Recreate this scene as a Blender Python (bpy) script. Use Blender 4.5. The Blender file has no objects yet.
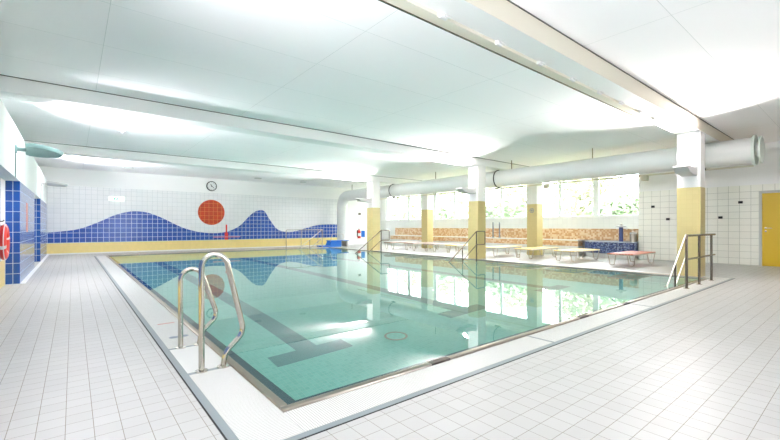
import bpy, bmesh, math, random
from mathutils import Vector, Matrix
random.seed(7)
S = bpy.context.scene
COL = S.collection
PI = math.pi

# ------------------------------------------------------------------ render look
S.view_settings.view_transform = 'Standard'
S.view_settings.look = 'None'
S.view_settings.gamma = 1.0
S.view_settings.use_curve_mapping = False
S.view_settings.exposure = 0.97
S.cycles.use_denoising = True
S.cycles.max_bounces = 14
S.cycles.diffuse_bounces = 7
S.cycles.glossy_bounces = 6
S.cycles.transmission_bounces = 8
S.cycles.transparent_max_bounces = 12

# ------------------------------------------------------------------ mesh helpers
class MB:
    """collects shapes and links them as ONE mesh object"""
    def __init__(self): self.v = []; self.f = []; self.mi = []
    def add(self, vs, fs, mi=0):
        n = len(self.v)
        self.v += [tuple(p) for p in vs]
        self.f += [tuple(i + n for i in f) for f in fs]
        self.mi += [mi] * len(fs)
        return self
    def box(self, x0, x1, y0, y1, z0, z1, mi=0):
        vs = [(x0,y0,z0),(x1,y0,z0),(x1,y1,z0),(x0,y1,z0),(x0,y0,z1),(x1,y0,z1),(x1,y1,z1),(x0,y1,z1)]
        return self.add(vs, [(0,3,2,1),(4,5,6,7),(0,1,5,4),(1,2,6,5),(2,3,7,6),(3,0,4,7)], mi)
    def rbox(self, x0, x1, y0, y1, z0, z1, r=.01, mi=0):
        """box with chamfered edges"""
        bm = bmesh.new()
        bmesh.ops.create_cube(bm, size=1)
        for v in bm.verts:
            v.co = Vector(((x0+x1)/2 + v.co.x*(x1-x0), (y0+y1)/2 + v.co.y*(y1-y0), (z0+z1)/2 + v.co.z*(z1-z0)))
        bmesh.ops.bevel(bm, geom=bm.edges[:], offset=r, segments=2, affect='EDGES', profile=.5)
        bm.verts.index_update()
        self.add([v.co[:] for v in bm.verts], [[v.index for v in f.verts] for f in bm.faces], mi)
        bm.free(); return self
    def quad(self, a, b, c, d, mi=0): return self.add([a,b,c,d], [(0,1,2,3)], mi)
    def tube(self, pts, r, seg=10, mi=0, cap=True, closed=False):
        pts = [Vector(p) for p in pts]; n = len(pts); rings = []
        rad = r if isinstance(r, (list, tuple)) else [r]*n
        prev = None
        for i, p in enumerate(pts):
            if closed: t = (pts[(i+1) % n] - pts[i-1])
            else: t = pts[min(i+1, n-1)] - pts[max(i-1, 0)]
            t.normalize()
            if prev is None:
                a = Vector((0,0,1)) if abs(t.z) < .9 else Vector((1,0,0))
                u = t.cross(a).normalized()
            else:
                u = (prev - t*prev.dot(t)).normalized()
            prev = u; w = t.cross(u)
            rings.append([p + (u*math.cos(2*PI*k/seg) + w*math.sin(2*PI*k/seg))*rad[i] for k in range(seg)])
        vs = [q for ring in rings for q in ring]; fs = []
        m = n if closed else n-1
        for i in range(m):
            j = (i+1) % n
            for k in range(seg):
                l = (k+1) % seg
                fs.append((i*seg+k, i*seg+l, j*seg+l, j*seg+k))
        if cap and not closed:
            fs.append(tuple(range(seg))[::-1]); fs.append(tuple((n-1)*seg+k for k in range(seg)))
        return self.add(vs, fs, mi)
    def lathe(self, prof, c=(0,0,0), axis='z', seg=28, mi=0):
        """prof: list of (r, h) along axis"""
        vs = []; fs = []
        for r, h in prof:
            for k in range(seg):
                a = 2*PI*k/seg; x, y = r*math.cos(a), r*math.sin(a)
                p = {'z': (x,y,h), 'y': (x,h,-y), 'x': (h,x,y)}[axis]
                vs.append((c[0]+p[0], c[1]+p[1], c[2]+p[2]))
        for i in range(len(prof)-1):
            for k in range(seg):
                l = (k+1) % seg
                fs.append((i*seg+k, i*seg+l, (i+1)*seg+l, (i+1)*seg+k))
        fs.append(tuple(range(seg))[::-1]); fs.append(tuple((len(prof)-1)*seg+k for k in range(seg)))
        return self.add(vs, fs, mi)
    def prism(self, poly, z0, z1, mi=0, plane='xy'):
        n = len(poly)
        def m(a, b, h): return {'xy': (a,b,h), 'xz': (a,h,b), 'yz': (h,a,b)}[plane]
        vs = [m(a,b,z0) for a,b in poly] + [m(a,b,z1) for a,b in poly]
        fs = [tuple(range(n))[::-1], tuple(range(n, 2*n))] + [(i, (i+1)%n, n+(i+1)%n, n+i) for i in range(n)]
        return self.add(vs, fs, mi)
    def build(self, name, mats, parent=None, smooth=False, loc=None, recalc=True):
        me = bpy.data.meshes.new(name)
        me.from_pydata(self.v, [], self.f)
        if not isinstance(mats, (list, tuple)): mats = [mats]
        for m in mats: me.materials.append(m)
        for p, i in zip(me.polygons, self.mi): p.material_index = i
        if recalc:
            bm = bmesh.new(); bm.from_mesh(me)
            bmesh.ops.recalc_face_normals(bm, faces=bm.faces[:])
            bm.to_mesh(me); bm.free()
        if smooth:
            me.shade_smooth()
            try: me.set_sharp_from_angle(angle=math.radians(38))
            except Exception: pass
        me.update()
        o = bpy.data.objects.new(name, me); COL.objects.link(o)
        if parent is not None: o.parent = parent
        if loc is not None: o.location = loc
        return o

def tag(o, label=None, cat=None, group=None, kind=None):
    if label: o['label'] = label
    if cat: o['category'] = cat
    if group: o['group'] = group
    if kind: o['kind'] = kind
    return o
def thing(name, label, cat, loc=(0,0,0), rz=0, group=None):
    o = bpy.data.objects.new(name, None); COL.objects.link(o)
    o.empty_display_size = .1
    o.location = loc; o.rotation_euler = (0,0,rz)
    return tag(o, label, cat, group)
def struct(o): o['kind'] = 'structure'; return o
def dup(root, loc, rz=0, label=None, group=None, swap=None):
    r = root.copy(); COL.objects.link(r); r.location = loc; r.rotation_euler = (0,0,rz)
    if label: r['label'] = label
    if group: r['group'] = group
    for ch in list(root.children):
        c = ch.copy(); COL.objects.link(c); c.parent = r
        if swap and ch.name.split('.')[0] in swap:
            c.data = swap[ch.name.split('.')[0]]
        for g in ch.children:
            d = g.copy(); COL.objects.link(d); d.parent = c
    return r
def arc(c, r, a0, a1, n=8):
    return [(c[0]+r*math.cos(a0+(a1-a0)*i/n), c[1]+r*math.sin(a0+(a1-a0)*i/n)) for i in range(n+1)]
def rounded(pts, r=.05, n=6):
    """polyline with rounded corners"""
    P = [Vector(p) for p in pts]; out = [P[0]]
    for i in range(1, len(P)-1):
        a, b, c = P[i-1], P[i], P[i+1]
        d = min(r, (a-b).length*.48, (c-b).length*.48)
        p0 = b + (a-b).normalized()*d; p1 = b + (c-b).normalized()*d
        for k in range(n+1):
            t = k/n
            out.append(p0*(1-t)**2 + b*2*t*(1-t) + p1*t*t)
    out.append(P[-1]); return out

# ------------------------------------------------------------------ materials
def srgb(r, g, b):
    f = lambda u: (u/255)/12.92 if u/255 <= .04045 else ((u/255+.055)/1.055)**2.4
    return (f(r), f(g), f(b), 1)
def new_mat(name):
    m = bpy.data.materials.new(name); m.use_nodes = True
    nt = m.node_tree; return m, nt, nt.nodes['Principled BSDF']
def plain(name, col, rough=.5, metal=0, var=.03, scale=6, spec=.5, bump=0):
    m, nt, b = new_mat(name)
    n = nt.nodes.new('ShaderNodeTexNoise'); n.inputs['Scale'].default_value = scale; n.inputs['Detail'].default_value = 4
    g = nt.nodes.new('ShaderNodeNewGeometry'); nt.links.new(g.outputs['Position'], n.inputs['Vector'])
    mx = nt.nodes.new('ShaderNodeMix'); mx.data_type = 'RGBA'
    mx.inputs['A'].default_value = tuple(c*(1-var) for c in col[:3]) + (1,)
    mx.inputs['B'].default_value = tuple(min(1, c*(1+var)) for c in col[:3]) + (1,)
    nt.links.new(n.outputs['Fac'], mx.inputs['Factor'])
    nt.links.new(mx.outputs['Result'], b.inputs['Base Color'])
    b.inputs['Roughness'].default_value = rough; b.inputs['Metallic'].default_value = metal
    b.inputs['Specular IOR Level'].default_value = spec
    if bump:
        bp = nt.nodes.new('ShaderNodeBump'); bp.inputs['Strength'].default_value = bump; bp.inputs['Distance'].default_value = .01
        nt.links.new(n.outputs['Fac'], bp.inputs['Height']); nt.links.new(bp.outputs['Normal'], b.inputs['Normal'])
    return m
def M_(nt, op, a, b=None, c=None):
    n = nt.nodes.new('ShaderNodeMath'); n.operation = op
    for i, x in enumerate((a, b, c)):
        if x is None: continue
        if isinstance(x, (int, float)): n.inputs[i].default_value = x
        else: nt.links.new(x, n.inputs[i])
    return n.outputs[0]
def grid(nt, axes, pu, pv, gu, gv, ou=0, ov=0):
    """returns (grout mask, per-tile random colour value)"""
    g = nt.nodes.new('ShaderNodeNewGeometry'); s = nt.nodes.new('ShaderNodeSeparateXYZ')
    nt.links.new(g.outputs['Position'], s.inputs[0])
    ax = {'x': s.outputs[0], 'y': s.outputs[1], 'z': s.outputs[2]}
    u = M_(nt, 'DIVIDE', M_(nt, 'SUBTRACT', ax[axes[0]], ou), pu)
    v = M_(nt, 'DIVIDE', M_(nt, 'SUBTRACT', ax[axes[1]], ov), pv)
    fu = M_(nt, 'FRACT', u); fv = M_(nt, 'FRACT', v)
    mask = M_(nt, 'MAXIMUM', M_(nt, 'LESS_THAN', fu, gu/pu), M_(nt, 'LESS_THAN', fv, gv/pv))
    cb = nt.nodes.new('ShaderNodeCombineXYZ')
    nt.links.new(M_(nt, 'FLOOR', u), cb.inputs[0]); nt.links.new(M_(nt, 'FLOOR', v), cb.inputs[1])
    wn = nt.nodes.new('ShaderNodeTexWhiteNoise'); wn.noise_dimensions = '3D'
    nt.links.new(cb.outputs[0], wn.inputs['Vector'])
    return mask, wn.outputs['Value'], g
def tile(name, col, grout, pu, pv, axes, gu=.006, gv=None, rough=.25, var=.08, ou=0, ov=0, spec=.5, bump=.25, dirt=0):
    m, nt, b = new_mat(name)
    gv = gu if gv is None else gv
    mask, rnd, g = grid(nt, axes, pu, pv, gu, gv, ou, ov)
    mx = nt.nodes.new('ShaderNodeMix'); mx.data_type = 'RGBA'
    mx.inputs['A'].default_value = tuple(c*(1-var) for c in col[:3]) + (1,)
    mx.inputs['B'].default_value = tuple(min(1, c*(1+var)) for c in col[:3]) + (1,)
    nt.links.new(rnd, mx.inputs['Factor'])
    src = mx.outputs['Result']
    if dirt:
        n = nt.nodes.new('ShaderNodeTexNoise'); n.inputs['Scale'].default_value = 1.3; n.inputs['Detail'].default_value = 6
        nt.links.new(g.outputs['Position'], n.inputs['Vector'])
        d = nt.nodes.new('ShaderNodeMix'); d.data_type = 'RGBA'
        nt.links.new(M_(nt, 'MULTIPLY', n.outputs['Fac'], dirt), d.inputs['Factor'])
        nt.links.new(src, d.inputs['A']); d.inputs['B'].default_value = tuple(c*.72 for c in col[:3]) + (1,)
        src = d.outputs['Result']
    m2 = nt.nodes.new('ShaderNodeMix'); m2.data_type = 'RGBA'
    nt.links.new(mask, m2.inputs['Factor']); nt.links.new(src, m2.inputs['A']); m2.inputs['B'].default_value = grout
    nt.links.new(m2.outputs['Result'], b.inputs['Base Color'])
    nt.links.new(M_(nt, 'ADD', rough, M_(nt, 'MULTIPLY', mask, .4)), b.inputs['Roughness'])
    b.inputs['Specular IOR Level'].default_value = spec
    if bump:
        bp = nt.nodes.new('ShaderNodeBump'); bp.inputs['Strength'].default_value = bump; bp.inputs['Distance'].default_value = .003
        bp.invert = True
        nt.links.new(mask, bp.inputs['Height']); nt.links.new(bp.outputs['Normal'], b.inputs['Normal'])
    return m

# plaster and tiles
M_ceil = plain('ceiling_paint', (.86,.865,.86,1), .85, var=.012, scale=1.2, spec=.2)
M_plaster = plain('wall_plaster', (.89,.89,.885,1), .8, var=.015, scale=2, spec=.2)
M_green_white = plain('pale_green_plaster', (.66,.72,.70,1), .8, var=.015, scale=2, spec=.2)
M_white_paint = plain('white_paint', (.86,.86,.85,1), .6, var=.01)
M_beam_cream = plain('cream_beam_front', (.70,.655,.55,1), .7, var=.01)
M_gap = plain('shadow_gap', (.10,.10,.09,1), .9)
M_cream = plain('cream_metal', (.72,.68,.57,1), .5, var=.02)
M_floor = tile('floor_tiles', (.51,.505,.49,1), (.25,.23,.19,1), .1215, .1265, 'xy', .0034, .0034, rough=.42, var=.035, ou=-.034, ov=.0345, dirt=.35)
M_blue_far = tile('blue_wall_tiles', srgb(44,82,166), srgb(215,228,244), .195, .195, 'xz', .013, rough=.2, var=.10, ov=.45)
M_white_far = tile('white_wall_tiles', (.80,.81,.815,1), (.50,.53,.54,1), .195, .195, 'xz', .008, rough=.25, var=.02, ov=.45)
M_yellow_far = tile('yellow_wall_tiles', srgb(236,214,140), srgb(226,208,150), .0975, .15, 'xz', .004, rough=.3, var=.03)
M_red_far = tile('red_wall_tiles', srgb(190,62,30), srgb(226,140,60), .195, .195, 'xz', .010, rough=.25, var=.10, ov=.45)
M_blue_side = tile('blue_pier_tiles', srgb(74,106,164), srgb(176,194,216), .1975, .1975, 'yz', .010, rough=.16, var=.10)  # paler and greyer than the pier ends: sheen put into the colour
M_blue_end = tile('blue_pier_end_tiles', srgb(30,78,156), srgb(205,222,232), .1055, .1975, 'xz', .008, rough=.2, var=.10, ou=-1.0)
M_white_right = tile('white_tiles_right', (.90,.90,.83,1), (.46,.47,.42,1), .245, .19, 'yz', .008, rough=.25, var=.02)
M_yellow_col = tile('yellow_column_tiles', srgb(206,190,134), srgb(196,180,124), .105, .1, 'yz', .003, rough=.35, var=.02)
M_sill = tile('white_sill_tiles', (.82,.83,.82,1), (.66,.68,.68,1), .2, .2, 'yz', .005, rough=.3, var=.02)
M_terrazzo = None
def speckle(name, c1, c2, c3, scale, rough=.3):
    m, nt, b = new_mat(name)
    g = nt.nodes.new('ShaderNodeNewGeometry')
    v = nt.nodes.new('ShaderNodeTexVoronoi'); v.inputs['Scale'].default_value = scale; v.distance = 'CHEBYCHEV'
    v.inputs['Randomness'].default_value = .25
    nt.links.new(g.outputs['Position'], v.inputs['Vector'])
    s = nt.nodes.new('ShaderNodeSeparateColor'); nt.links.new(v.outputs['Color'], s.inputs[0])
    r = nt.nodes.new('ShaderNodeValToRGB'); r.color_ramp.interpolation = 'CONSTANT'
    e = r.color_ramp.elements; e[0].position = 0; e[0].color = c1; e[1].position = .4; e[1].color = c2
    k = e.new(.72); k.color = c3
    nt.links.new(s.outputs[0], r.inputs[0]); nt.links.new(r.outputs[0], b.inputs['Base Color'])
    b.inputs['Roughness'].default_value = rough
    return m
M_orange_mosaic = speckle('orange_mosaic', srgb(206,160,116), srgb(232,208,176), srgb(222,188,148), 16)
M_navy_mosaic = speckle('navy_mosaic', srgb(22,38,92), srgb(60,84,140), srgb(130,148,182), 34)

# steel and plastics
M_steel = plain('polished_steel', (.60,.57,.51,1), .13, 1, var=.04, scale=30)
M_steel_rim = plain('brushed_steel', (.38,.34,.29,1), .30, 1, var=.08, scale=12)
M_steel_dark = plain('darkened_steel', (.20,.165,.13,1), .24, 1, var=.05)  # dark reflections on the stair rails are put into this steel colour
M_edge = plain('grey_channel_edge', (.23,.27,.28,1), .4, 0, var=.05)
M_joint = plain('dark_joint', (.025,.025,.025,1), .8)
M_slot = plain('dark_slot', (.06,.045,.035,1), .5)
M_white_pl = plain('white_plastic', (.70,.70,.68,1), .4, var=.01)
M_white_metal = plain('white_enamel', (.50,.44,.37,1), .35, var=.02)
M_duct = plain('duct_white', (.74,.755,.74,1), .42, var=.012, scale=1)
M_black = plain('black_rubber', (.02,.02,.022,1), .6)
M_teal_lamp = plain('lamp_shell', srgb(128,160,158), .4, var=.02)
M_grey_lamp = plain('lamp_shell_white', (.55,.56,.56,1), .4, var=.02)
M_red = plain('signal_red', srgb(214,44,26), .4, var=.05)
M_blue_pl = plain('blue_plastic', srgb(30,110,200), .35, var=.06)
M_yellow_door = plain('yellow_door', srgb(222,184,30), .4, var=.02)
M_grey_frame = plain('grey_frame', (.55,.56,.55,1), .5, var=.02)
M_yellow_pl = plain('yellow_slats', srgb(236,206,118), .4, var=.05)
M_rust_pl = plain('terracotta_slats', srgb(206,112,74), .4, var=.08)
M_pale_pl = plain('cream_slats', srgb(240,226,190), .4, var=.04)
M_taupe_pl = plain('taupe_slats', srgb(150,118,96), .4, var=.04)
M_win_frame = plain('window_frame_white', (.84,.86,.88,1), .4, var=.01)
M_orange = plain('orange_tile', srgb(224,130,84), .3, var=.05)

def grating(name, axis, pitch=.016):
    m, nt, b = new_mat(name)
    g = nt.nodes.new('ShaderNodeNewGeometry'); s = nt.nodes.new('ShaderNodeSeparateXYZ')
    nt.links.new(g.outputs['Position'], s.inputs[0])
    u = M_(nt, 'DIVIDE', s.outputs[0 if axis == 'x' else 1], pitch)
    f = M_(nt, 'FRACT', u); mask = M_(nt, 'LESS_THAN', f, .3)
    mx = nt.nodes.new('ShaderNodeMix'); mx.data_type = 'RGBA'
    mx.inputs['A'].default_value = (.68,.68,.66,1); mx.inputs['B'].default_value = (.42,.41,.37,1)
    nt.links.new(mask, mx.inputs['Factor']); nt.links.new(mx.outputs['Result'], b.inputs['Base Color'])
    b.inputs['Roughness'].default_value = .45
    return m
M_grate_x = grating('grating_ribs_front', 'x')
M_grate_y = grating('grating_ribs_side', 'y')

# pool basin: turquoise mosaic with dark lane marks
def basin_mat():
    m, nt, b = new_mat('turquoise_mosaic')
    mask, rnd, g = grid(nt, 'xy', .05, .05, .004, .004)
    mx = nt.nodes.new('ShaderNodeMix'); mx.data_type = 'RGBA'
    mx.inputs['A'].default_value = (.225,.60,.53,1); mx.inputs['B'].default_value = (.28,.66,.59,1)
    nt.links.new(rnd, mx.inputs['Factor'])
    m2 = nt.nodes.new('ShaderNodeMix'); m2.data_type = 'RGBA'
    nt.links.new(mask, m2.inputs['Factor']); nt.links.new(mx.outputs['Result'], m2.inputs['A']); m2.inputs['B'].default_value = (.38,.68,.63,1)
    nt.links.new(m2.outputs['Result'], b.inputs['Base Color']); b.inputs['Roughness'].default_value = .4
    return m
M_basin = basin_mat()
M_lane = plain('lane_mark_tiles', (.10,.28,.30,1), .4, var=.15, scale=20)
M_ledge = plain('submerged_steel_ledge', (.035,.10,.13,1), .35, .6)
def water_mat():
    m, nt, b = new_mat('pool_water')
    b.inputs['Base Color'].default_value = (.88,.985,.965,1)
    b.inputs['Roughness'].default_value = 0
    b.inputs['IOR'].default_value = 1.333
    b.inputs['Transmission Weight'].default_value = 1
    return m
M_water = water_mat()
def glass_mat():
    m, nt, b = new_mat('window_glass')
    out = nt.nodes['Material Output']
    t = nt.nodes.new('ShaderNodeBsdfTransparent'); t.inputs[0].default_value = (.96,.98,.98,1)
    gl = nt.nodes.new('ShaderNodeBsdfGlossy'); gl.inputs['Roughness'].default_value = 0
    lw = nt.nodes.new('ShaderNodeLayerWeight')
    fac = M_(nt, 'ADD', .03, M_(nt, 'MULTIPLY', M_(nt, 'POWER', lw.outputs['Facing'], 5), .6))
    mx = nt.nodes.new('ShaderNodeMixShader')
    nt.links.new(fac, mx.inputs[0]); nt.links.new(t.outputs[0], mx.inputs[1]); nt.links.new(gl.outputs[0], mx.inputs[2])
    nt.links.new(mx.outputs[0], out.inputs['Surface'])
    return m
M_glass = glass_mat()
def emit(name, col, s):
    m, nt, b = new_mat(name)
    b.inputs['Base Color'].default_value = col
    b.inputs['Emission Color'].default_value = col; b.inputs['Emission Strength'].default_value = s
    return m
M_exit_white = emit('lit_sign_white', (.90,1,.95,1), .7)
M_exit_green = emit('lit_sign_green', (.0,.42,.20,1), .35)

# ------------------------------------------------------------------ room numbers (metres; camera stands at x=0, y=0)
ZC = 3.42                     # ceiling
XL, XB = -.79, -1.0           # bulkhead / pier face, niche back wall
XR, XW = 14.95, 15.5          # tiled right wall, window wall
YF, YN = 20.1, -3.2           # far wall, wall behind the camera
PX0, PX1, PY0, PY1 = 1.02, 10.45, 2.25, 18.05     # water
CX0, CX1, CY0, CY1 = .62, 10.92, 1.87, 18.32      # outer edge of the overflow channel
COLS = [2.38, 8.40, 14.36]

# floor, with the pool cut out
f = MB()
for x0, x1, y0, y1 in ((-1.7,CX0,YN,YF), (CX1,XW,YN,YF), (CX0,CX1,YN,CY0), (CX0,CX1,CY1,YF)):
    f.quad((x0,y0,0),(x1,y0,0),(x1,y1,0),(x0,y1,0))
floor = struct(f.build('floor', M_floor))

# ceiling with fine panel joints
def ceil_mat():
    m, nt, b = new_mat('ceiling_panels')
    mask, rnd, g = grid(nt, 'xy', 2.4, 1.2, .006, .006, .3, .2)
    mx = nt.nodes.new('ShaderNodeMix'); mx.data_type = 'RGBA'
    mx.inputs['A'].default_value = (.97,.95,.962,1); mx.inputs['B'].default_value = (.70,.71,.71,1)
    nt.links.new(mask, mx.inputs['Factor']); nt.links.new(mx.outputs['Result'], b.inputs['Base Color'])
    b.inputs['Roughness'].default_value = .9; b.inputs['Specular IOR Level'].default_value = .2
    return m
M_ceil_p = ceil_mat()
struct(MB().quad((-1.7,YN,ZC),(-1.7,YF,ZC),(XW,YF,ZC),(XW,YN,ZC)).build('ceiling', M_ceil_p, recalc=False))

# beams
for i, y in enumerate(COLS):
    bm_ = MB().box(-1.7, XW, y-.02, y+.42, 3.17, ZC)
    if i == 0: bm_.mi = [0,0,1,0,0,0]  # front face of the nearest beam is cream, the rest white
    b = struct(bm_.build('ceiling_beam', [M_white_paint, M_beam_cream]))
    struct(MB().box(-1.7, XW, y-.028, y-.0205, ZC-.014, ZC-.001).build('shadow_gap', M_gap, b))

# far wall with the painted-tile landscape
WAVE = [(-1.7,.86),(-.781,.872),(-.397,.905),(.219,1.016),(.866,1.31),(1.3,1.55),(1.7,1.70),(2.083,1.765),(2.527,1.719),(3.025,1.529),(3.828,1.105),
        (4.3,.93),(4.8,.82),(5.441,.789),(6.0,.88),(6.539,1.155),(7.042,1.668),(7.3,1.87),(7.55,1.95),(7.80,1.90),(8.097,1.449),(8.427,1.025),(8.7,.87),
        (9.1,.80),(9.518,.84),(10.121,1.0),(10.81,1.17),(11.5,1.225),(12.134,1.225),(12.6,1.22)]
def wave(x):
    for i in range(len(WAVE)-1):
        if WAVE[i][0] <= x <= WAVE[i+1][0]:
            p0 = WAVE[max(i-1,0)]; p1 = WAVE[i]; p2 = WAVE[i+1]; p3 = WAVE[min(i+2,len(WAVE)-1)]
            h = p2[0]-p1[0]; t = (x-p1[0])/h
            m1 = (p2[1]-p0[1])/max(p2[0]-p0[0],1e-6)*h; m2 = (p3[1]-p1[1])/max(p3[0]-p1[0],1e-6)*h
            return (2*t**3-3*t*t+1)*p1[1]+(t**3-2*t*t+t)*m1+(-2*t**3+3*t*t)*p2[1]+(t**3-t*t)*m2
    return WAVE[-1][1]
w = MB(); xs = [-1.7 + (12.6+1.7)*i/220 for i in range(221)]
for a, b_ in zip(xs, xs[1:]):
    wa, wb = wave(a), wave(b_)
    w.quad((a,YF,0),(b_,YF,0),(b_,YF,.45),(a,YF,.45), 0)
    w.quad((a,YF,.45),(b_,YF,.45),(b_,YF,wb),(a,YF,wa), 1)
    w.quad((a,YF,wa),(b_,YF,wb),(b_,YF,2.72),(a,YF,2.72), 2)
    w.quad((a,YF,2.72),(b_,YF,2.72),(b_,YF,ZC),(a,YF,ZC), 3)
w.quad((12.6,YF,0),(XW,YF,0),(XW,YF,ZC),(12.6,YF,ZC), 3)
wall_far = struct(w.build('wall_far', [M_yellow_far, M_blue_far, M_white_far, M_plaster], recalc=False))
sun = MB()
sun.prism([(5.19+.605*math.cos(2*PI*k/64), 1.785+.605*math.sin(2*PI*k/64)) for k in range(64)], YF-.006, YF-.001, plane='xz')
struct(sun.build('mural_sun', M_red_far, wall_far))
mk = MB().box(5.80,5.96,YF-.008,YF-.001,.455,.80).box(5.845,5.915,YF-.008,YF-.001,.80,1.20)
struct(mk.build('mural_boat_mast', M_red, wall_far))
struct(MB().box(5.26,6.55,YF-.009,YF-.002,.575,.615).build('mural_boat_hull', plain('pink_tile', srgb(222,140,150), .3), wall_far))
struct(MB().box(-1.0,12.6,YF-.018,YF-.001,0,.05).build('baseboard_far', M_white_paint))

# left side: niche wall, bulkhead, two tiled piers
wl = MB()
wl.quad((XB,YN,0),(XB,YF,0),(XB,YF,.48),(XB,YN,.48), 0)
wl.quad((XB,YN,.48),(XB,9.72,.48),(XB,9.72,2.0),(XB,YN,2.0), 1)
wl.quad((XB,9.72,.48),(XB,YF,.48),(XB,YF,2.0),(XB,9.72,2.0), 2)
wl.box(-1.7, XL, YN, YF, 1.97, 2.89, 3)
wl.quad((-1.7,YN,2.8),(-1.7,YF,2.8),(-1.7,YF,ZC),(-1.7,YN,ZC), 3)
wall_left = struct(wl.build('wall_left', [M_yellow_far, M_blue_side, M_plaster, M_green_white]))
for y0, y1 in ((10.32,13.98), (16.4,20.098)):
    p = MB(); p.box(XB+.001, XL-.002, y0, y1, 0, 1.97, 0)
    # the two short ends carry narrow tiles
    p.mi = [0,0,1,0,1,0]
    o = struct(p.build('trim_pier', [M_blue_side, M_blue_end]))
    if y0 < 12:
        struct(MB().box(XL-.002, XL+.004, 11.66, 11.92, .98, 1.62).build('mural_stripe', M_orange, o))
struct(MB().box(XL-.001, XL+.07, 10.32, 20.08, .0005, .012).build('baseboard_left', M_white_paint))

# right side
wr = MB()
YE = 5.05
wr.quad((XR,YN,0),(XR,YE,0),(XR,YE,2.28),(XR,YN,2.28), 0)
wr.quad((XR,YN,2.28),(XR,YE,2.28),(XR,YE,ZC),(XR,YN,ZC), 1)
wr.quad((XR,YE,0),(XW,YE,0),(XW,YE,ZC),(XR,YE,ZC), 0)
struct(wr.build('wall_right', [M_white_right, M_plaster], recalc=False))
ZS, ZH = 1.46, 3.05
ww = MB()
ww.box(XW, XW+.3, YE-.3, YF, 0, ZS, 0)
ww.box(XW, XW+.3, YE-.3, YF, ZH, ZC+.1, 1)
ww.box(XW, XW+.3, 19.6, YF+.2, ZS, ZH, 1)
ww.box(XW, XW+.3, 4.4, YE, ZS, ZH, 1)
struct(ww.build('wall_window_side', [M_sill, M_plaster]))
wn = MB().box(-1.7,XW,YN-.25,YN,0,.5).box(-1.7,XW,YN-.25,YN,3.1,ZC)
wn.box(-1.7,2.7,YN-.25,YN,.5,3.1).box(4.0,XW,YN-.25,YN,.5,3.1)
struct(wn.build('wall_near', M_plaster))
for k, x in enumerate((2.7,)):  # unseen window added behind the camera to let in more daylight
    wo = struct(MB().box(x,x+1.3,YN-.15,YN-.08,.5,.58).box(x,x+1.3,YN-.15,YN-.08,3.02,3.1).build('window_%d' % (k+11), M_win_frame))
    struct(MB().box(x,x+1.3,YN-.12,YN-.11,.58,3.02).build('pane', M_glass, wo))

# windows: one per bay between posts
YW = [5.05, 6.62, 7.05, 8.15, 9.35, 10.55, 11.7, 12.9, 14.1, 15.4, 16.4, 17.6, 18.7, 19.6]
posts = [5.05, 6.72, 9.55, 12.4, 15.3, 17.45, 19.6]
for k in range(len(posts)-1):
    y0, y1 = posts[k], posts[k+1]
    fr = MB()
    t = .05 if k else .05
    fr.box(XW+.06,XW+.14,y0,y1,ZS,ZS+.07).box(XW+.06,XW+.14,y0,y1,ZH-.07,ZH)
    fr.box(XW+.06,XW+.14,y0,y0+.10,ZS+.07,ZH-.07).box(XW+.06,XW+.14,y1-.10,y1,ZS+.07,ZH-.07)
    if k: fr.box(XW+.06,XW+.14,(y0+y1)/2-.05,(y0+y1)/2+.05,ZS+.07,ZH-.07)
    wo = struct(fr.build('window_%d' % (k+1), M_win_frame))
    pn = MB()
    if k:
        pn.box(XW+.095,XW+.105,y0+.10,(y0+y1)/2-.05,ZS+.07,ZH-.07).box(XW+.095,XW+.105,(y0+y1)/2+.05,y1-.10,ZS+.07,ZH-.07)
    else:
        pn.box(XW+.095,XW+.105,y0+.10,y1-.10,ZS+.07,ZH-.07)
    struct(pn.build('pane', M_glass, wo))
struct(MB().box(XW-.06,XW+.06,YE+.01,19.6,ZS,ZS+.025).build('trim_1', M_white_paint))

# door in the right wall
dr = struct(MB().box(XR-.03,XR+.02,1.98,2.04,0,2.09).box(XR-.03,XR+.02,.92,.98,0,2.09).box(XR-.03,XR+.02,.98,1.98,2.03,2.09).build('door_1', M_grey_frame))
struct(MB().rbox(XR-.02,XR-.002,.985,1.975,.008,2.025,.003).build('door_leaf', M_yellow_door, dr))
h = MB().lathe([(.026,0),(.026,-.008),(.012,-.010),(.012,-.05)], (XR-.02,1.90,1.06), 'x', 14)
h.tube([(XR-.065,1.91,1.06),(XR-.07,1.86,1.06),(XR-.07,1.77,1.055)], .011)
h.lathe([(.024,0),(.024,-.008),(.010,-.012)], (XR-.02,1.90,.97), 'x', 14)
struct(h.build('door_handle', M_steel, dr, smooth=True))

# ------------------------------------------------------------------ pool
D = 1.32
pb = MB()
pb.quad((PX0,PY0,-D),(PX1,PY0,-D),(PX1,PY1,-D),(PX0,PY1,-D))
pb.quad((PX0,PY0,-D),(PX0,PY1,-D),(PX0,PY1,0),(PX0,PY0,0))
pb.quad((PX1,PY0,-D),(PX1,PY1,-D),(PX1,PY1,0),(PX1,PY0,0))
pb.quad((PX0,PY0,-D),(PX1,PY0,-D),(PX1,PY0,0),(PX0,PY0,0))
pb.quad((PX0,PY1,-D),(PX1,PY1,-D),(PX1,PY1,0),(PX0,PY1,0))
basin = struct(pb.build('pool_basin', M_basin))
lanes = MB()
for x in (2.27, 5.1, 7.95):
    lanes.box(x-.14, x+.14, 4.47, 15.5, -D+.001, -D+.004)
    lanes.box(x-.5, x+.5, 4.17, 4.47, -D+.001, -D+.004)
    lanes.box(x-.5, x+.5, 15.5, 15.75, -D+.001, -D+.004)
struct(lanes.build('lane_marks', M_lane, basin))
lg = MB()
L = .09
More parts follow.
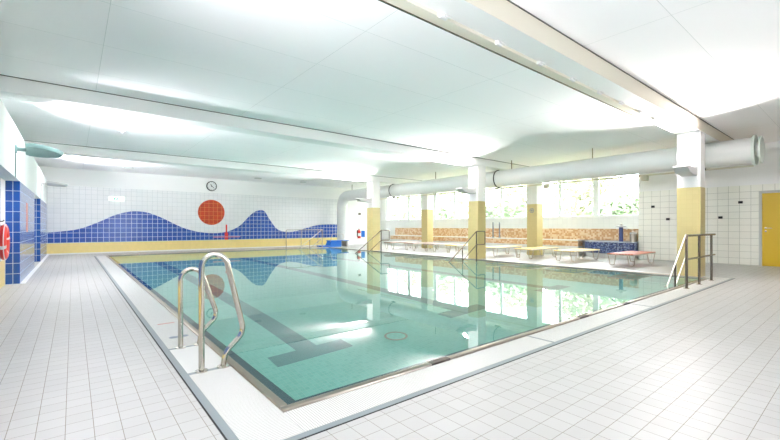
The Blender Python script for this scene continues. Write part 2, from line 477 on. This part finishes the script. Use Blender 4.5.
lg.box(PX0,PX1,PY0,PY0+L,-.10,-.03).box(PX0,PX0+L,PY0+L,PY1,-.10,-.03).box(PX1-L,PX1,PY0+L,PY1,-.10,-.03).box(PX0+L,PX1-L,PY1-L,PY1,-.10,-.03)
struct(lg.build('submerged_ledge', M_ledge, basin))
wt = MB().quad((PX0,PY0,-.008),(PX1,PY0,-.008),(PX1,PY1,-.008),(PX0,PY1,-.008))
tag(wt.build('pool_water', M_water, recalc=False), 'still clear turquoise water filling the swimming pool to its rim', 'water', kind='stuff')
# steel rim
rm = MB(); R = .055
for x0,x1,y0,y1 in ((PX0-R,PX1+R,PY0-R,PY0),(PX0-R,PX1+R,PY1,PY1+R),(PX0-R,PX0,PY0,PY1),(PX1,PX1+R,PY0,PY1)):
    rm.rbox(x0,x1,y0,y1,-.05,.018,.008)
rim = struct(rm.build('pool_rim', M_steel_rim, basin, smooth=True))
sl = MB()
for x in (2.305, 4.785, 6.07):
    MB().box(x-.105, x+.105, PY0-R-.003, PY0-.002, -.03, .0195).build('overflow_slot', M_slot, rim)
# overflow channel gratings
tag(MB().rbox(CX0+.045,PX0-R,CY0+.045,3.18,-.04,.004,.003).box(CX0+.045,PX0-R,3.975,CY1-.045,-.04,.004).build('gutter_grating', M_grate_y),
    'white ribbed gutter grating along the left long side of the pool', 'gutter grating', 'white gutter gratings around the pool')
tag(MB().rbox(PX0-R+.001,PX1+R-.001,CY0+.045,PY0-R-.002,-.04,.004,.003).build('gutter_grating', M_grate_x),
    'white ribbed gutter grating along the near short side of the pool', 'gutter grating', 'white gutter gratings around the pool')
tag(MB().rbox(PX0-R,PX1+R,PY1+R,CY1-.045,-.04,.004,.003).build('gutter_grating', M_grate_x),
    'white gutter grating along the far short side of the pool below the mural', 'gutter grating', 'white gutter gratings around the pool')
tag(MB().rbox(PX1+R,CX1-.045,CY0+.045,CY1-.045,-.04,.004,.003).build('gutter_grating', M_grate_y),
    'white gutter grating along the right long side of the pool by the columns', 'gutter grating', 'white gutter gratings around the pool')
cp = MB().rbox(CX0+.045,PX0-R,3.225,3.93,-.04,.0045,.003).build('gutter_cover', M_white_pl)
tag(cp, 'smooth white gutter cover between the feet of the two ladder rails', 'cover')
st = MB()
st.box(CX0+.045,PX0-R,3.18,3.225,-.04,.0035).box(CX0+.045,PX0-R,3.93,3.975,-.04,.0035)
struct(st.build('trim_2', M_edge))
eg = MB(); e = .045
for x0,x1,y0,y1 in ((CX0,CX1,CY0,CY0+e),(CX0,CX1,CY1-e,CY1),(CX0,CX0+e,CY0+e,CY1-e),(CX1-e,CX1,CY0+e,CY1-e)):
    eg.box(x0,x1,y0,y1,-.05,.003)
struct(eg.build('trim_3', M_edge))
jt = MB(); e = .010
for x0,x1,y0,y1 in ((CX0-e,CX1+e,CY0-e,CY0),(CX0-e,CX1+e,CY1,CY1+e),(CX0-e,CX0,CY0,CY1),(CX1,CX1+e,CY0,CY1)):
    jt.box(x0,x1,y0,y1,-.05,.0015)
struct(jt.build('trim_4', M_joint))
struct(MB().box(3.53,3.555,CY0+.045,PY0-R,-.03,.0055).box(6.15,6.17,CY0+.045,PY0-R,-.03,.0055).build('trim_5', M_edge))
# worn marks on the left coping
tag(MB().box(.735,.90,5.02,5.06,.0042,.0055).build('depth_mark', plain('faded_red', srgb(204,150,140), .6)), 'faded red mark on the left gutter grating beyond the ladder rails', 'marking')
mk2 = MB()
for x in (.775,.865):
    mk2.lathe([(.026,.0043),(.026,.0055),(.043,.0055),(.043,.0043)], (x,4.36,0), 'z', 24)
tag(mk2.build('depth_mark', plain('faded_grey', srgb(150,160,172), .6)), 'two faded grey rings marked on the gutter grating behind the rear ladder rail', 'marking')

# floor inlet in the pool bottom
t = thing('floor_inlet', 'round steel inlet ring sunk in the pool bottom in mid pool', 'pool inlet', (3.42,4.1,-D))
MB().lathe([(.16,0),(.16,.014),(.135,.018),(.135,.001)], (0,0,0), 'z', 32).build('ring', M_steel_rim, t, smooth=True)
MB().lathe([(.13,0),(.13,.006),(.02,.008)], (0,0,0), 'z', 28).build('cover_plate', M_basin, t, smooth=True)

# ------------------------------------------------------------------ columns
def column(x, y, w, d, label):
    m = MB()
    m.box(x, x+w, y, y+d, 0, 1.965, 0)
    m.box(x+.004, x+w-.004, y+.004, y+d-.004, 1.965, 3.17 if x < 12 else ZC, 1)
    o = m.build('column', [M_yellow_col, M_white_paint])
    return tag(o, label, 'column', 'square columns')
column(10.6, 2.38, .38, .43, 'nearest square column, yellow below and white above, behind the steel corner railing')
column(10.6, 8.40, .42, .42, 'middle pool-side column, yellow below and white above, beside the poolside stair rail')
column(10.6, 14.36, .42, .44, 'farthest pool-side column with yellow lower half, just right of the red extinguisher')
column(13.75, 8.10, .42, .42, 'yellow and white column behind the loungers with a round emblem')
column(13.95, 14.25, .42, .42, 'yellow and white column behind the loungers with no emblem')
# round emblem on the window-side column
em = MB()
em.tube([(13.745, 8.31+.085*math.cos(2*PI*k/20), 1.72+.085*math.sin(2*PI*k/20)) for k in range(20)], .010, 6, closed=True)
for k in range(3):
    a = PI*k/3
    em.tube([(13.745, 8.31-.08*math.cos(a), 1.72-.08*math.sin(a)), (13.745, 8.31+.08*math.cos(a), 1.72+.08*math.sin(a))], .008, 6)
tag(em.build('wheel_emblem', plain('grey_blue', srgb(120,130,150), .5)), 'small round grey spoked emblem on the yellow column behind the loungers', 'emblem')

# ------------------------------------------------------------------ steel rails
def tube_obj(name, pts, parent, r=.021, mat=None, rr=.05):
    return MB().tube(rounded(pts, rr), r, 12).build(name, mat or M_steel, parent, smooth=True)
def flange(parent, x, y, z=0):
    return MB().lathe([(.045,0),(.045,.008),(.026,.014)], (x,y,z), 'z', 18).build('base_flange', M_steel, parent, smooth=True)
# ladder grab rails; profile in x-z: post, half-round top, sloping arm, kick back to the foot
def grab(y, top, label):
    t = thing('grab_rail', label, 'grab rail', (0,y,0), 0, 'ladder rails at the left pool edge')
    r = .095; cx = .757+r; zc = top-r
    pts = [(.757,.006)] + [(.757, zc)] + [(cx+r*math.cos(a), zc+r*math.sin(a)) for a in [PI - (PI-.30)*k/12 for k in range(1,13)]]
    tail = rounded([(pts[-1][0],0,pts[-1][1]),(1.075,0,.25),(.93,0,.115),(.912,0,.006)], .07, 8)
    path = [Vector((x,0,z)) for x,z in pts] + list(tail)[1:]
    MB().tube(path, .0215, 14).build('rail', M_steel, t, smooth=True)
    for x in (.757, .912):
        flange(t, x, 0, .0045)
    return t
grab(3.205, .885, 'nearer and taller of the two bent steel ladder rails at the left pool edge')
grab(3.95, .71, 'rear and lower of the two bent steel ladder rails, partly behind the nearer one')

def guard_rail(y, x0, x1, xs, label, mat, k=1.0, mid=True):
    t = thing('guard_rail', label, 'railing', (x0,y,0))
    h = .94
    MB().tube(rounded([(0,0,.006),(0,0,h),(x1-x0,0,h)], .06), .021*k, 12).build('top_rail', mat, t, smooth=True)
    if mid: MB().tube([(0,0,.52),(x1-x0,0,.52)], .017*k, 10).build('middle_rail', mat, t, smooth=True)
    for x in xs:
        MB().tube([(x-x0,0,.006),(x-x0,0,h)], .021*k, 12).build('post', mat, t, smooth=True)
    for x in [x0]+xs: flange(t, x-x0, 0, .0045)
    return t
guard_rail(2.09, 8.43, 10.35, [9.22,10.1], 'dark steel guard railing on the near gutter, in front of the nearest column', M_steel_dark)
guard_rail(18.2, 8.15, 10.2, [8.95,9.9], 'thin steel guard railing at the far pool edge in front of the mural', M_steel, .8, False)

def stair_rail(x, y, label, back=.45, run=1.35, mat=None, loop=True):
    """post on the pool edge, diagonal going down into the water towards -x, loop on the deck side"""
    t = thing('stair_rail', label, 'handrail', (x,y,0))
    h = .94; sl = (h+.02)/run; mat = mat or M_steel_dark
    MB().tube(rounded([(0,0,h),(-run*1.12,0,h-sl*run*1.12)], .05), .016, 12).build('sloping_rail', mat, t, smooth=True)
    MB().tube([(0,0,.5),(-.80,0,.5-sl*.80)], .014, 10).build('lower_rail', mat, t, smooth=True)
    MB().tube([(0,0,-.5),(0,0,h)], .021, 12).build('post', mat, t, smooth=True)
    MB().tube([(-.70,0,-.9),(-.70,0,h-sl*.70)], .017, 10).build('support_post', M_steel_dark, t, smooth=True)
    if loop:
        MB().tube(rounded([(0,0,h),(back,0,h),(back,0,.5),(0,0,.5)], .05), .018, 10).build('deck_loop', mat, t, smooth=True)
    return t
stair_rail(9.84, 2.45, 'bright steel stair handrail sloping into the water behind the near guard railing', loop=False, mat=M_steel, run=1.17)
stair_rail(10.40, 8.30, 'steel stair handrail sloping into the water in front of the middle pool-side column')
stair_rail(10.38, 13.45, 'steel stair handrail sloping into the water in front of the farthest pool-side column')
stair_rail(9.95, 17.85, 'thin steel stair handrail sloping into the far corner below the mural', loop=False, mat=M_steel)

# ------------------------------------------------------------------ air duct
dx, dz, dr_ = 12.0, 2.83, .295
t = thing('ventilation_duct', 'large round white ventilation duct hanging along the column row under the ceiling', 'duct', (dx,1.7,dz))
path = [(0,0,0)] + [(0,y,0) for y in (2,4,6,8,10,12,14,16)] + [(0,16.9,0)]
path += [(0, 16.9+.6*math.sin(a), -.6+.6*math.cos(a)) for a in [PI/2*k/10 for k in range(1,11)]] + [(0,17.5,-1.2),(0,17.5,-dz)]
MB().tube(path, dr_, 36).build('pipe', M_duct, t, smooth=True)
efl = MB().lathe([(dr_+.012,-.02),(dr_+.045,-.02),(dr_+.045,.03),(dr_+.012,.03)], (0,0,0), 'y', 40).build('end_flange', plain('pale_green_plastic', (.66,.74,.68,1), .4), t, smooth=True)
MB().lathe([(dr_-.03,-.12),(dr_+.01,-.12),(dr_+.01,-.085),(dr_-.03,-.085)], (0,0,0), 'y', 40).build('end_cap', plain('pale_green_cap', (.68,.76,.70,1), .4), efl, smooth=True)
MB().lathe([(.16,-.085),(.16,-.02)], (0,0,0), 'y', 24).build('end_neck', M_duct, t, smooth=True)
for y in (1.45, 3.3, 5.0, 8.4, 10.4, 12.2, 15.4):
    MB().tube([(dr_*1.004*math.cos(2*PI*k/36), y, dr_*1.004*math.sin(2*PI*k/36)) for k in range(36)], .005, 6, closed=True).build('seam', M_duct, t, smooth=True)
for y in (.92, 6.88, 12.85):
    cl = MB().tube([((dr_+.008)*math.cos(2*PI*k/40), y, (dr_+.008)*math.sin(2*PI*k/40)) for k in range(40)], .016, 8, closed=True).build('clamp', M_black, t, smooth=True)
    MB().box(-.02,.06,y-.02,y+.16,-dr_-.05,-dr_-.02).build('clamp_bolt', M_black, cl)
for y in (3.55, 6.3, 10.0, 16.4):
    MB().tube([(-.05,y,dr_-.01),(-.05,y,ZC-dz)], .014, 8).build('hanger', M_steel_dark, t)
# thin pipe under the duct with two small boxes
t = thing('conduit', 'thin cream pipe running along the window side just below the white duct', 'pipe', (13.2,1.9,2.62))
MB().tube([(0,0,0),(0,17.5,0)], .025, 10).build('pipe', M_cream, t, smooth=True)
for y in (1.2, 7.5, 14.0):
    MB().tube([(0,y,0),(0,y,ZC-2.62)], .008, 6).build('hanger', M_cream, t)
for y in (2.38, 5.5):
    MB().rbox(-.10,.06,y-.08,y+.08,-.16,0,.01).build('junction_box', M_cream, t)

# ------------------------------------------------------------------ uplights
def paddle(length, wid, th):
    """wall uplight shell: a flat paddle along +x with rounded tip"""
    out = []
    prof = [(0.0,.40),(.10,.48),(.30,.50),(.55,.46),(.80,.34),(.93,.24),(1.0,.12)]
    top = [(x*length, w_*wid) for x,w_ in prof] + [(x*length, -w_*wid) for x,w_ in reversed(prof)]
    n = len(top)
    vs = [(x,y,th) for x,y in top] + [(x*.995,y*.99,th*.72) for x,y in top] + [(x*.93+.01,y*.72,0) for x,y in top]
    fs = [tuple(range(n)), tuple(2*n+i for i in range(n))[::-1]]
    for k in (0,1):
        for i in range(n):
            fs.append((k*n+i,(k+1)*n+i,(k+1)*n+(i+1)%n,k*n+(i+1)%n))
    return MB().add(vs, fs)
LAMP_W = 125
def uplight_lamp(tilt, energy, color, length=.55, wid=.30):
    l = bpy.data.lights.new('uplight', 'AREA'); l.shape = 'RECTANGLE'; l.size = length*.6; l.size_y = wid*.5
    l.energy = energy; l.color = color; l.spread = math.radians(135)
    o = bpy.data.objects.new('uplight', l); COL.objects.link(o)
    o.rotation_euler = (PI,tilt,0); return o
def wall_light(name, y, z, label, mat, tilt):
    t = thing(name, label, 'wall light', (XL,y,z), 0, 'uplights on the left wall')
    s = paddle(.52,.34,.055).build('lamp_shell', mat, t, smooth=True); s.location = (.13,0,-.02); s.rotation_euler = (math.radians(-34 if y < 12 else -14),tilt,0)
    MB().rbox(0,.03,-.05,.05,-.07,.07,.006).rbox(.02,.15,-.035,.035,-.03,.03,.006).build('bracket', mat, t)
    MB().tube([(.008,0,-.07),(.008,0,-.5)], .008, 8).build('cable', mat, t)
    lo = uplight_lamp(math.radians(52), LAMP_W*(.65 if y > 12 else .8 if y < 5 else .75), (.97,.95,1.0)); lo.parent = t; lo.location = (.38,.03,.16)
    return t
wall_light('wall_light', 9.46, 2.46, 'nearer pale green paddle-shaped uplight on the left wall above the blue pier', M_teal_lamp, math.radians(4))
wall_light('wall_light', 16.5, 2.46, 'farther and smaller-looking paddle-shaped uplight on the left wall near the mural', M_grey_lamp, math.radians(4))
wall_light('wall_light', 2.3, 2.46, 'paddle-shaped uplight added out of view on the left wall for light, beside the viewer', M_teal_lamp, math.radians(4))  # unseen lamp, added to brighten the near end of the hall
def column_light(y, label):
    t = thing('column_light', label, 'wall light', (10.604,y,2.33), PI, 'uplights on the columns')
    MB().prism([(0,-.10),(.10,-.125),(.58,-.085),(.74,.02),(.70,.045),(.20,.045),(0,.10)], -.13, .13, plane='xz').build('lamp_shell', M_grey_lamp, t, smooth=True)
    MB().box(0,.07,-.135,.135,-.08,.09).build('bracket', M_grey_lamp, t)
    lo = uplight_lamp(math.radians(52), LAMP_W*(1.25 if y > 12 else 1 if y > 5 else .82), (1.0,.93,.90)); lo.parent = t; lo.location = (.45,0,.14)
    return t
column_light(2.56, 'white wedge-shaped uplight on the nearest column above the steel railing')
column_light(8.60, 'white wedge-shaped uplight on the middle pool-side column')
column_light(14.56, 'white wedge-shaped uplight on the farthest pool-side column')

# ------------------------------------------------------------------ divider track on the near beam
t = thing('curtain_track', 'long pale aluminium curtain track with clips under the nearest ceiling beam', 'track', (-1.0,2.73,3.17))
MB().box(0,9.65,-.075,.05,-.035,0).build('track', M_cream, t)
MB().box(0,9.65,.05,.065,-.045,0).build('track_lip', M_steel_dark, t)
for x in (2.95,3.8,4.7,5.55,6.4,7.25,8.05,8.9,9.6):
    MB().rbox(x-.05,x+.05,-.105,-.07,-.05,-.002,.008).rbox(x-.012,x+.09,-.12,-.095,-.03,-.012,.004).build('clip', M_white_pl, t)

# ------------------------------------------------------------------ wall things
# exit sign
t = thing('exit_sign', 'lit green and white emergency exit sign high on the far wall above the blue hill', 'exit sign', (1.43,YF,2.265))
MB().rbox(-.27,.27,-.07,0,-.085,.085,.015).build('housing', M_exit_white, t)
pn = MB().box(-.10,.16,-.074,-.0705,-.06,.06)
pn.build('panel', M_exit_green, t)
fg = MB().box(.06,.14,-.077,-.0745,-.045,.045)                      # doorway
fg.prism([(-.075,-.045),(-.05,-.045),(-.02,-.005),(.02,-.04),(.035,-.03),(-.005,.02),(.03,.03),(.028,.04),(-.03,.035),(-.06,.01),(-.05,.0),(-.03,.015)], -.077, -.0745, plane='xz')
fg.lathe([(.014,-.077),(.014,-.0745)], (.0,0,.05), 'y', 12)
fg.build('running_figure', M_exit_white, t)
# clock
t = thing('wall_clock', 'round black and white clock on the far wall above the orange sun', 'clock', (5.19,YF,3.05))
MB().lathe([(.235,0),(.235,-.05),(.205,-.055),(.205,-.03)], (0,0,0), 'y', 40).build('case', M_black, t, smooth=True)
MB().lathe([(.205,-.03),(.205,-.034)], (0,0,0), 'y', 40).build('dial', plain('clock_white', (.8,.82,.82,1), .5), t)
hd = MB()
for ang, ln, wd in ((math.radians(118),.10,.020),(math.radians(-40),.15,.014)):
    c, s_ = math.cos(ang), math.sin(ang)
    hd.prism([(-s_*wd - c*.03, c*wd - s_*.03),(s_*wd - c*.03, -c*wd - s_*.03),(c*ln+s_*wd*.5, s_*ln-c*wd*.5),(c*ln-s_*wd*.5, s_*ln+c*wd*.5)], -.042, -.036, plane='xz')
hd.build('hands', M_black, t)
for k in range(12):
    tk = MB()
    a = PI*k/6; c, s_ = math.cos(a), math.sin(a)
    tk.prism([(c*.165-s_*.008, s_*.165+c*.008),(c*.165+s_*.008, s_*.165-c*.008),(c*.195+s_*.008, s_*.195-c*.008),(c*.195-s_*.008, s_*.195+c*.008)], -.037, -.0345, plane='xz')
    tk.build('hour_mark', M_black, t)
# life ring, hung on the niche wall
t = thing('life_ring', 'red life ring with white bands hanging in the left wall niche before the blue pier', 'life ring', (XB+.056,9.64,.83))
def torus(R_, r_, a0, a1, n=28, ry=0):
    return [(0, R_*math.cos(a0+(a1-a0)*k/n), R_*math.sin(a0+(a1-a0)*k/n)) for k in range(n+1)]
ring = MB().tube(torus(.235,.05,0,2*PI,47)[:-1], .085, 14, closed=True).build('ring', M_red, t, smooth=True)
ring.scale = (.62,1,1)
for a in (.3, .3+PI/2, .3+PI, .3+3*PI/2):
    MB().tube(torus(.235,.05,a-.10,a+.10,6), .087, 14).build('white_band', M_white_pl, ring, smooth=True)
rope = [(.02, .312*math.cos(2*PI*k/64), .312*math.sin(2*PI*k/64)) for k in range(64)]
MB().tube(rope, .007, 6, closed=True).build('rope', M_white_pl, t, smooth=True)
MB().tube([(-.054,0,.36),(-.02,0,.36),(.0,0,.385)], .010, 8).build('hook', M_steel_dark, t)
# fire extinguisher on the far wall
t = thing('fire_extinguisher', 'red fire extinguisher hanging on the white far wall by the duct', 'fire extinguisher', (13.72,YF-.11,.38))
MB().lathe([(.0,0),(.085,.0),(.095,.02),(.095,.40),(.07,.47),(.03,.50),(.03,.54)], (0,0,0), 'z', 24).build('bottle', M_red, t, smooth=True)
MB().lathe([(.097,.14),(.097,.32)], (0,0,0), 'z', 24).build('label_band', plain('label_white', (.75,.75,.75,1), .5), t, smooth=True)
MB().box(-.02,.02,-.02,.02,.54,.58).box(-.09,.03,-.015,.015,.58,.60).tube([(-.03,0,.56),(-.13,0,.50),(-.12,0,.2)], .012, 8).build('valve', M_black, t)
MB().box(-.10,.10,.09,.11,.1,.5).build('wall_bracket', M_steel_dark, t)
tag(MB().box(13.95,14.22,YF-.012,YF-.001,.45,.85).build('wall_sign', M_blue_pl), 'plain blue rectangular sign beside the fire extinguisher', 'sign')
tag(MB().rbox(13.74,13.90,YF-.05,YF-.001,1.82,1.96,.01).build('wall_socket', plain('brown_socket', srgb(110,96,84), .5)), 'small brown box on the white far wall above the fire extinguisher', 'wall socket')
# small black wall fittings on the tiled right wall
for (y, z, lab) in ((4.62,1.76,'small black fitting on the tiled wall, left of the nearest column and highest'),
                    (4.20,1.34,'small black fitting on the tiled wall, just left of the nearest column'),
                    (2.88,1.37,'small black fitting on the tiled wall, lower of two between column and door'),
                    (2.43,1.80,'small black fitting on the tiled wall, upper of two between column and door')):
    m = MB().rbox(XR-.03,XR-.001,y-.05,y+.05,z-.035,z+.035,.006)
    m.tube([(XR-.03,y,z),(XR-.06,y,z-.005),(XR-.065,y,z+.02)], .012, 8)
    tag(m.build('wall_hook', M_black), lab, 'hook', 'black fittings on the tiled wall')

# ceiling fittings
for (x, y, lab) in ((6.9,18.6,'small round ceiling spotlight near the far wall, above the second blue hill'),
                    (9.3,18.7,'small round ceiling spotlight near the far wall, above the mural right end'),
                    (1.7,18.4,'small round ceiling spotlight near the far wall, above the exit sign')):
    t = thing('ceiling_spotlight', lab, 'ceiling light', (x,y,ZC), 0, 'ceiling spotlights')
    MB().lathe([(.17,-.001),(.17,-.02),(.12,-.03),(.12,-.015)], (0,0,0), 'z', 28).build('ring', M_grey_frame, t, smooth=True)
    MB().lathe([(.118,-.012),(.118,-.017)], (0,0,0), 'z', 28).build('glass', M_white_pl, t)
sp = MB().rbox(.86,.98,11.35,11.47,ZC-.05,ZC-.001,.01).rbox(.9,.94,11.39,11.43,ZC-.08,ZC-.05,.006)
tag(sp.build('ceiling_sensor', M_grey_frame), 'tiny grey sensor on the ceiling between the two rear beams at the left', 'sensor')

# ------------------------------------------------------------------ heated bench, whirl basin
bn = thing('tiled_bench', 'long low bench clad in orange mosaic under the windows', 'bench', (XR,YE+.05,0))
y1 = 13.2
MB().box(.25,.54,0,y1,.60,1.02).build('backrest', M_orange_mosaic, bn)
MB().box(-.12,.25,1.95,y1,.36,.56).build('seat_front', M_orange_mosaic, bn)
MB().box(-.14,.26,1.95,y1,.56,.60).box(.2,.545,0,y1,1.02,1.045).build('ledge', M_white_paint, bn)
MB().box(-.08,.25,1.95,y1,0,.36).build('plinth', M_sill, bn)
sp = thing('whirl_basin', 'low dark blue mosaic basin under the right-hand window', 'basin', (14.55,6.0,0))
MB().prism([(.1,-.93),(.38,-.93),(.62,-.6),(.62,.80),(.3,.80),(0,.45),(0,-.6)], .16, .55).build('basin_wall', M_navy_mosaic, sp)
MB().prism([(.08,-.935),(.38,-.94),(.63,-.6),(.63,.82),(.29,.82),(-.02,.46),(-.02,-.6)], .55, .575).build('rim', plain('pale_rim', srgb(190,200,215), .4), sp)
MB().prism([(.14,-.9),(.38,-.9),(.6,-.6),(.6,.75),(.3,.75),(.05,.4),(.05,-.6)], 0, .16).build('plinth', M_sill, sp)
t = thing('pillar_fountain', 'slim blue-grey pillar with a flat cap standing on the blue basin', 'fountain pillar', (14.85,5.56,.576))
MB().lathe([(.065,0),(.065,.50)], (0,0,0), 'z', 18).build('shaft', plain('slate_blue', srgb(70,86,140), .4), t, smooth=True)
MB().lathe([(.07,.50),(.17,.52),(.17,.545),(.06,.56),(.05,.62),(.02,.64)], (0,0,0), 'z', 22).build('cap', M_grey_frame, t, smooth=True)
t = thing('steel_canister', 'small grey canister on the basin edge against the tiled wall end', 'canister', (15.04,5.24,.576))
MB().lathe([(.0,0),(.11,0),(.11,.30),(.09,.33)], (0,0,0), 'z', 20).build('body', M_steel_rim, t, smooth=True)
MB().lathe([(.112,.27),(.112,.30),(.03,.35)], (0,0,0), 'z', 20).build('lid', M_grey_frame, t, smooth=True)
for y, lab in ((10.95,'thin grey standing pole by the bench left of the middle column, leftmost of three'),
               (10.6,'thin grey standing pole by the bench touching the middle column in view'),
               (9.1,'thin grey standing pole by the bench right of the middle column')):
    MBp = MB().tube([(14.9,y,.602),(14.9,y,1.30)], .03, 10)
    MBp.lathe([(.06,.602),(.06,.62),(.03,.64)], (14.9,y,0), 'z', 16)
    tag(MBp.build('bench_pole', plain('pole_grey', srgb(120,126,134), .4), smooth=True), lab, 'pole', 'grey poles by the bench')

# ------------------------------------------------------------------ loungers
def lounger_parts(root, mat):
    s = MB(); n = 9; Lx, Wy = 1.76, .68
    for k in range(n):
        y0 = -Wy/2 + k*Wy/n
        s.rbox(0, Lx, y0+.008, y0+Wy/n-.008, .318, .345, .006)
    s.build('slats', mat, root)
    fr = MB().tube(rounded([(.02,-Wy/2,.312),(Lx-.02,-Wy/2,.312),(Lx-.02,Wy/2,.312),(.02,Wy/2,.312),(.02,-Wy/2,.312)], .06), .016, 8)
    fr.tube([(.62,-Wy/2,.31),(.62,Wy/2,.31)], .012, 8)
    fr.build('frame', M_white_metal, root, smooth=True)
    for x in (.12, Lx-.14):
        for y in (-.25,.25):
            MB().tube(rounded([(x,y-.105,.31),(x+.01,y-.055,.014),(x+.01,y+.055,.014),(x,y+.105,.31)], .03, 4), .013, 8).build('leg', M_white_metal, root, smooth=True)
def lounger_mesh(mat):
    r = bpy.data.objects.new('tmp', None)
    return r
first = thing('sun_lounger', 'terracotta slatted sun lounger nearest the camera in front of the blue basin', 'sun lounger', (11.85,4.47,0), 0, 'loungers beside the pool')
lounger_parts(first, M_rust_pl)
swapm = {}
base_me = [c for c in first.children if c.name.startswith('slats')][0].data
for nm, mt in (('y', M_yellow_pl), ('c', M_pale_pl), ('t', M_taupe_pl)):
    me = base_me.copy(); me.materials.clear(); me.materials.append(mt); swapm[nm] = me
LO = [(12.0,6.15,'y','yellow slatted lounger second from the right, left of the terracotta one'),
      (12.0,7.62,'y','yellow slatted lounger in front of the column with the emblem'),
      (11.85,8.95,'y','yellow slatted lounger just right of the middle pool-side column'),
      (12.0,10.9,'y','yellow slatted lounger just left of the middle pool-side column'),
      (12.1,12.3,'t','brown slatted lounger in front of the rear window column, right one of two'),
      (12.0,13.5,'t','brown slatted lounger left of the rear window column'),
      (11.9,14.9,'t','brown slatted lounger farthest away beside the farthest pool-side column')]
for x, y, k, lab in LO:
    dup(first, (x,y,0), random.uniform(-.04,.04), lab, None, {'slats': swapm[k]})

# ------------------------------------------------------------------ blue pool step at the far corner
t = thing('pool_step', 'blue plastic step block with white handrail at the far right pool corner', 'step block', (10.2,18.60,0))
MB().prism([(.46,0),(.62,.31),(1.22,.31),(1.22,0)], -.24, .24, plane='xz').build('body', M_blue_pl, t)
MB().rbox(.56,1.70,-.26,.26,.31,.35,.01).build('platform', M_blue_pl, t)
MB().rbox(0,.48,-.3,.3,0,.09,.01).build('lower_step', M_blue_pl, t)
MB().tube(rounded([(.50,-.3,.30),(.62,-.3,.70),(1.3,-.3,.70),(1.3,-.3,.34)], .06), .016, 8).build('handrail', M_white_metal, t, smooth=True)
MB().box(1.58,1.66,-.24,.24,0,.31).build('support', M_white_metal, t)

# ------------------------------------------------------------------ outside
og = MB(); og.box(XW+.3, 60, -20, 50, -.4, -.1)
struct(og.build('outside_lawn', plain('lawn', (.22,.34,.12,1), .9, var=.2, scale=3)))
def leaf_mat(name, c1, c2):
    m, nt, b = new_mat(name)
    n = nt.nodes.new('ShaderNodeTexNoise'); n.inputs['Scale'].default_value = 2.2; n.inputs['Detail'].default_value = 3
    g = nt.nodes.new('ShaderNodeNewGeometry'); nt.links.new(g.outputs['Position'], n.inputs['Vector'])
    r = nt.nodes.new('ShaderNodeValToRGB'); r.color_ramp.elements[0].color = c1; r.color_ramp.elements[1].color = c2
    r.color_ramp.elements[0].position = .35; r.color_ramp.elements[1].position = .65
    nt.links.new(n.outputs['Fac'], r.inputs[0]); nt.links.new(r.outputs[0], b.inputs['Base Color'])
    b.inputs['Roughness'].default_value = .6
    return m
M_leaf = leaf_mat('hedge_leaves', (.28,.38,.24,1), (.64,.68,.54,1))
M_leaf2 = leaf_mat('autumn_leaves', (.42,.44,.30,1), (.76,.74,.62,1))
M_bark = plain('bark', (.14,.10,.07,1), .9)
def foliage(seed, n, rx, ry, rz, zc, size):
    rnd = random.Random(seed); m = MB()
    for i in range(n):
        while True:
            p = Vector((rnd.uniform(-1,1), rnd.uniform(-1,1), rnd.uniform(-1,1)))
            if .25 < p.length < 1: break
        p = p * (1 + .15*math.sin(5*p.x+seed) * math.cos(4*p.z))
        c = Vector((p.x*rx, p.y*ry, zc + p.z*rz))
        q = Matrix.Rotation(rnd.uniform(0,6.28),3,'Z') @ Matrix.Rotation(rnd.uniform(-1.2,1.2),3,'X') @ Matrix.Rotation(rnd.uniform(0,6.28),3,'Z')
        s_ = size*rnd.uniform(.6,1.3)
        pts = [q @ Vector(v) * s_ + c for v in ((-.5,0,0),(0,-.28,.08),(.5,0,0),(0,.28,.08))]
        m.add(pts, [(0,1,2),(0,2,3)])
    return m
def bush(name, label, cat, loc, seed, mat, rx, ry, rz, zc, n, trunk, group):
    t = thing(name, label, cat, loc, 0, group)
    foliage(seed, n, rx, ry, rz, zc, .34).build('foliage', mat, t, recalc=False)
    st = MB().tube([(0,0,0),(.04,.02,zc*.5),(0,0,zc)], [trunk, trunk*.8, trunk*.5], 8)
    for k in range(4):
        a = k*1.57+seed
        st.tube([(0,0,zc*.55),(rx*.4*math.cos(a), ry*.4*math.sin(a), zc+rz*.3)], [trunk*.5, trunk*.15], 6)
    st.build('stem', M_bark, t, smooth=True)
    return t
G = 'garden bushes outside the windows'
b1 = bush('garden_bush', 'green leafy bush in the bright garden behind the windows', 'bush', (19.6,7.2,-.1), 1, M_leaf, 1.3,1.6,1.3,1.5, 2600, .07, G)
for x, y in ((18.8,13.2),(19.6,18.6),(20.2,24.5)):
    dup(b1, (x,y,-.1), y)
b2 = bush('garden_tree', 'taller yellow-green tree in the bright garden behind the windows', 'tree', (24.5,11.0,-.1), 2, M_leaf2, 2.2,2.2,2.3,3.2, 4200, .14, 'garden trees outside the windows')
for x, y in ((23.5,5.4),(25.5,17.0),(25.4,23.5),(26.5,29.5),(26,-.6)):
    dup(b2, (x,y,-.1), y*1.7)

# ------------------------------------------------------------------ daylight
W = bpy.data.worlds.new('World'); S.world = W; W.use_nodes = True
nt = W.node_tree; bg = nt.nodes['Background']
bg.inputs[0].default_value = (.95,.95,1.0,1); bg.inputs[1].default_value = 9.5

# ------------------------------------------------------------------ camera
cam = bpy.data.cameras.new('camera'); co = bpy.data.objects.new('camera', cam); COL.objects.link(co)
cam.sensor_width = 36; cam.sensor_fit = 'HORIZONTAL'; cam.lens = 392.0/780*36
cam.shift_y = 6.6/780
cam.clip_start = .05; cam.clip_end = 200
co.location = (0,0,1.10); co.rotation_euler = (PI/2,0,-.680)
S.camera = co
